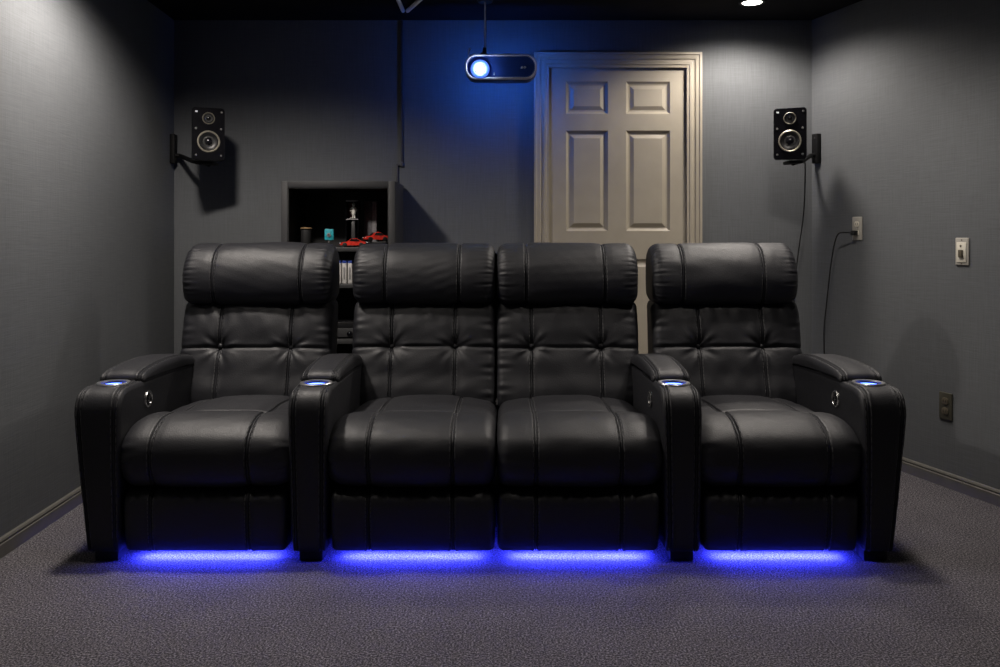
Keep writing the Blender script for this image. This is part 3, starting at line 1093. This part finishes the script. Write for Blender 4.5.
for i in range(4):
    # ---- backrest
    bx0, bx1 = BACKS[i]
    lx0, lx1 = LOWS[i]
    ls = [(q - CX) / 238.5 for q in LSEAM[i]]
    hs = [(q - CX) / 239.0 for q in HSEAM[i]]
    zt = .643 - .004 * (i in (0, 2))
    nz = fnoise(40 + i, 22)
    nf = fnoise(50 + i, 60)

    def disp_low(x, Y, Z, ny, nz_, ls=ls, zt=zt, nz=nz, nf=nf, a=lx0, b=lx1, i=i):
        fr = np.clip(-ny * 1.6 - .2, 0, 1)
        h = .004 * nz(x * 1.0 + 0 * Z, Z) + .0018 * nf(x + 0 * Z, Z)
        u = (x - (a + b) / 2) / ((b - a) / 2)
        h = h + .018 * (1 - abs(u) ** 2.5) * fr
        # horizontal tuft seam with soft pillow on both sides
        h = h + fr * (.007 * (1 - np.exp(-((Z - zt) / .055) ** 2)) - .009 * np.exp(-((Z - zt) / .0055) ** 2) - .007)
        for q, s in enumerate(ls):
            g = (x - s)
            h = h + fr * (-.006 * np.exp(-(g / .030) ** 2))
            r = np.sqrt(g * g + (Z - zt) ** 2)
            th = np.arctan2(Z - zt, g)
            h = h - fr * (.020 * np.exp(-(r / .030) ** 2))
            h = h + fr * (.0022 * np.sin(th * 7 + q * 2 + i) + .0015 * np.sin(th * 12 + i * 1.7)) * np.exp(-((r - .045) / .034) ** 2)
        h = h + fr * side_pucker(x, a, b, Z, .0026, 60 + i)
        # drag folds under the headrest
        h = h + fr * .0022 * np.sin((x * 95 + Z * 30) + i) * np.exp(-((Z - .79) / .05) ** 2) * (.4 + .6 * math.sin(x * 9 + i) ** 2)
        return h

    L = Loft(LOW, lx0, lx1, 230, .04 if i != 2 else .028, .04 if i != 1 else .028, ls, disp_low, step=.009)
    back = L.mesh(MB(SB)).build('backrest', LEATHER, sofa, smooth=60)
    sel = (L.N[:, 0] < -.5) & (L.P[:, 1] > .45) & (L.P[:, 1] < .82)
    for s in ls:
        st = MB(SB)
        for q in (-.0085, .0085):
            L.stitches(st, s + q, sel)
        st.build('stitching', M['thread'], back, smooth=0)
    for s in ls:
        V = L.col(s)
        j = int(np.argmin(abs(V[:, 2] - zt) + 10 * (L.N[:, 0] > -.5)))
        p = V[j]
        MB(SB).lathe([(0.0005, .0075), (.006, .0068), (.0105, .003), (.0125, -.003)], 20, mx=T(*p) @ Matrix.Rotation(PI / 2 - .15, 4, 'X'), cap=False).build('tuft_button', LEATHER, back)

    nh = fnoise(70 + i, 16)
    nf2 = fnoise(75 + i, 55)

    def disp_head(x, Y, Z, ny, nz_, hs=hs, nh=nh, nf2=nf2, a=bx0, b=bx1, i=i):
        ang = np.arctan2(Z - .94, -(Y - 3.68))
        h = .0035 * nh(x + 0 * Z, ang * .25) + .0012 * nf2(x + 0 * Z, ang * .25)
        u = (x - (a + b) / 2) / ((b - a) / 2)
        h = h - .006 * abs(u) ** 3
        for s in hs:
            h = h - .006 * np.exp(-((x - s) / .018) ** 2)
        h = h + side_pucker(x, a, b, ang * .26, .0030, 80 + i, .036)
        return h

    L = Loft(HEAD, bx0, bx1, 150, .042, .042, hs, disp_head, step=.010)
    hd = L.mesh(MB(SB)).build('headrest', LEATHER, back, smooth=60)
    sel = (L.N[:, 0] < .45) & (L.P[:, 1] > .83)
    for s in hs:
        st = MB(SB)
        for q in (-.0085, .0085):
            L.stitches(st, s + q, sel)
        st.build('headrest_stitching', M['thread'], back, smooth=0)
    sh = MB(SB)
    sh.box(bx0 + (.045 if i != 2 else .003), bx1 - (.045 if i != 1 else .003), (3.70 if i in (0, 3) else 3.66), (3.815 if i in (0, 3) else 3.79), .14, (1.0 if i in (0, 3) else 1.035), .012, 3)
    sh.build('back_panel', LEATHER, back)

    # ---- seat cushion
    sx0, sx1 = SEATS[i]
    r0 = .085 if i != 2 else .04
    r1 = .085 if i != 1 else .04
    ex0, ex1 = (sx0 - (.036 if i != 2 else 0)), (sx1 + (.036 if i != 1 else 0))
    ss = [(q - CX) / 291.5 for q in SSEAM[i]]
    ns = fnoise(90 + i, 12)
    nf3 = fnoise(95 + i, 48)

    def disp_seat(x, Y, Z, ny, nz_, ss=ss, ns=ns, nf3=nf3, a=sx0, b=sx1, i=i):
        u = (x - (a + b) / 2) / ((b - a) / 2)
        top = np.clip(nz_, 0, 1)
        rear = np.clip((Y - 3.09) / .10, 0, 1)
        crown = -.034 * abs(u) ** 2.2 * rear * top
        h = crown + .003 * ns(x + 0 * Z, Y + Z) + .0011 * nf3(x + 0 * Z, Y + Z)
        h = h - .018 * top * np.exp(-((Y - 3.107) / .013) ** 2)
        h = h - .010 * abs(u) ** 3 * (1 - rear)
        for s in ss:
            h = h - .006 * np.exp(-((x - s) / .022) ** 2)
        fr = np.clip(-ny, 0, 1)
        h = h + fr * side_pucker(x, a - .01, b + .01, Z, .0022, 100 + i)
        return h

    L = Loft(SEAT, ex0, ex1, 210, r0, r1, ss, disp_seat, step=.012)
    seat = L.mesh(MB(SB)).build('seat_cushion', LEATHER, sofa, smooth=60)
    sel = ((L.N[:, 0] < -.3) | (L.N[:, 1] > .3)) & (L.P[:, 1] > .27) & (L.P[:, 0] < 3.5)
    for s in ss:
        st = MB(SB)
        for q in (-.0085, .0085):
            L.stitches(st, s + q, sel)
        st.build('stitching', M['thread'], seat, smooth=0)

    # ---- footrest panel
    fx0, fx1 = sx0 + .006, sx1 - .006
    if i in (1, 2):
        fx0, fx1 = sx0 + (.006 if i == 1 else .002), sx1 - (.006 if i == 2 else .002)
    nf4 = fnoise(110 + i, 14)

    def disp_foot(x, Y, Z, ny, nz_, nf4=nf4, a=fx0, b=fx1, i=i):
        fr = np.clip(-ny, 0, 1)
        h = .0022 * nf4(x + 0 * Z, Z) * fr
        h = h + fr * .0032 * (math.sin(x * 130 + i) + .6 * math.sin(x * 211 + 2 * i)) * np.exp(-((Z - .232) / .022) ** 2)
        u = (x - (a + b) / 2) / ((b - a) / 2)
        h = h - .006 * abs(u) ** 4 * fr
        return h

    L = Loft(FOOT, fx0, fx1, 130, .022, .022, ss, disp_foot, step=.008)
    foot = L.mesh(MB(SB)).build('footrest', LEATHER, sofa, smooth=60)
    sel = (L.N[:, 0] < -.5) & (L.P[:, 1] > .06)
    for s in ss:
        st = MB(SB)
        for q in (-.0085, .0085):
            L.stitches(st, s + q, sel)
        st.build('stitching', M['thread'], foot, smooth=0)

    # ---- blue light strip under the footrest
    MB(SB).box(sx0 + .055, sx1 - .055, 2.915, 2.940, .0315, .0365, .001).build('light_strip', M['led'], sofa)['label'] = 'glowing blue light strip'

for i, (ax0, ax1) in enumerate(ARMS):
    left_out, right_out = i == 0, i == 3
    xc = (ax0 + ax1) / 2

    def deform(V, a=ax0, b=ax1, lo=left_out, ro=right_out):
        k = np.clip(1 - V[:, 2] / .5, 0, 1)
        u = (V[:, 0] - a) / (b - a)
        sh0 = .045 if lo else .012
        sh1 = -.045 if ro else -.006
        V[:, 0] += k * (sh0 * (1 - u) + sh1 * u)
        return V

    na = fnoise(130 + i, 16)

    def disp_arm(x, Y, Z, ny, nz_, na=na, a=ax0, b=ax1):
        u = (x - (a + b) / 2) / ((b - a) / 2)
        return .002 * na(x + 0 * Z, Y + Z) + .004 * (1 - u * u) * np.clip(-ny + nz_, 0, 1)

    sm = [ax0 + .021, ax1 - .021]
    cy = 2.977
    cxh = {0: xc + .002, 1: xc + .002, 2: xc - .004, 3: xc - .002}[i]

    def hole(c, cx=cxh, cy=cy):
        return c[2] > .55 and math.hypot(c[0] - cx, c[1] - cy) < .0465

    L = Loft(ARM, ax0, ax1, 260, .020, .020, sm, disp_arm, deform, step=.008)
    arm = L.mesh(MB(SB), hole).build('armrest', LEATHER, sofa, smooth=60)
    sel = (L.P[:, 1] > .07) & (L.P[:, 0] < 3.04) & ((L.N[:, 0] < -.3) | (L.N[:, 1] > .3))
    for s in sm:
        st = MB(SB)
        for q in (-.0085, .0085):
            L.stitches(st, s + q, sel, r=.0009)
        st.build('stitching', M['thread'], arm, smooth=0)

    def disp_pad(x, Y, Z, ny, nz_, na=na, a=ax0, b=ax1):
        u = (x - (a + b) / 2) / ((b - a) / 2)
        return .0022 * na(x + 0 * Z, Y + 3 * Z) + .007 * (1 - u * u) * np.clip(nz_, 0, 1)

    L = Loft(PAD, ax0 - .003, ax1 + .003, 130, .020, .020, [ax0 + .017, ax1 - .017], disp_pad, step=.008)
    pad = L.mesh(MB(SB)).build('armrest_pad', LEATHER, arm, smooth=60)
    sel = (L.N[:, 1] > .2) & (L.P[:, 0] < 3.55)
    for s in (ax0 + .017, ax1 - .017):
        st = MB(SB)
        for q in (-.0085, .0085):
            L.stitches(st, s + q, sel, r=.0009)
        st.build('pad_stitching', M['thread'], arm, smooth=0)

    # cup holder with its blue ring
    zt = .5878
    o = MB(SB).lathe([(.056, -.004), (.0565, .001), (.054, .0042), (.047, .0048), (.0425, .0035), (.041, -.002)], 48, mx=T(cxh, cy, zt), cap=False).build('cup_holder_rim', M['silver'], arm)
    o['label'] = 'silver cup holder rim'
    MB(SB).lathe([(.0412, 0), (.0405, -.06), (.036, -.066), (.0005, -.066)], 40, mx=T(cxh, cy, zt), cap=False).build('cup_well', M['plastic'], arm)
    o = MB(SB).lathe([(.0408, -.006), (.0394, -.0065), (.0392, -.0105), (.0404, -.011)], 48, mx=T(cxh, cy, zt), cap=False).build('cup_light', M['cupled'], arm)
    o['label'] = 'glowing blue cup light'

    # power button ring on the side that faces the seat
    side = {0: 1, 2: -1, 3: -1}.get(i)
    if side:
        X = ax1 if side > 0 else ax0
        mx = T(X + side * .0015, 3.075, .514) @ rot_to((side, 0, 0))
        o = MB(SB).lathe([(.022, 0), (.0235, .004), (.0275, .005), (.030, .003), (.031, -.002)], 36, mx=mx, cap=False).build('power_button', M['chrome'], arm)
        o['label'] = 'chrome ringed power button'
        MB(SB).lathe([(.022, .0005), (.016, .003), (.0005, .003)], 28, mx=mx, cap=False).build('button_disc', M['gloss'], arm)
        MB(SB).box(-.002, .002, -.011, .011, .002, .0045, .0005, mx=mx).build('button_mark', M['chrome'], arm)

    # feet
    shift = {0: .020, 1: .004, 2: .004, 3: -.018}[i]
    for y in (2.92, 3.52):
        MB(SB).box(xc + shift - .040, xc + shift + .040, y - .035, y + .035, 0.0, .05, .004).build('foot', M['frame'], arm)

MB(SB).box(-1.36, 1.28, 3.00, 3.68, .07, .30, .01).build('base_frame', M['frame'], sofa)
MB(SB).box(-.046, -.014, 3.665, 3.76, .25, 1.03, .006).build('gap_shade_filler', M['jet'], sofa)  # dark filler added to stand for the shade between the middle backs
# little bright latch where the two middle seats meet
q = at(497, 402, 3.47)
MB(SB).box(q[0] - .005, q[0] + .004, 3.46, 3.475, q[2] - .012, q[2] + .014, .003, 2).build('latch', M['chrome'], sofa)['label'] = 'small chrome latch'

# --------------------------------------------------------------- camera, world, view
cam = bpy.data.cameras.new('camera')
cam.sensor_width = 36
cam.lens = F * 36 / 1000
cam.shift_x = -(CX - 500) / 1000
cam.shift_y = -(333.5 - CY) / 1000
cam.clip_start = .05
co = bpy.data.objects.new('camera', cam)
COL.objects.link(co)
co.location = (0, 0, EYE)
co.rotation_euler = (PI / 2, 0, 0)
SC.camera = co

w = bpy.data.worlds.new('world')
SC.world = w
w.use_nodes = True
w.node_tree.nodes['Background'].inputs[0].default_value = (0.5, 0.55, 0.7, 1)
w.node_tree.nodes['Background'].inputs[1].default_value = 0.0

SC.view_settings.view_transform = 'Standard'
SC.view_settings.look = 'None'
SC.view_settings.exposure = 0.12
SC.view_settings.gamma = 1.0
SC.view_settings.use_curve_mapping = False
SC.cycles.use_denoising = True
SC.cycles.max_bounces = 10
SC.cycles.diffuse_bounces = 5
SC.cycles.sample_clamp_indirect = 6
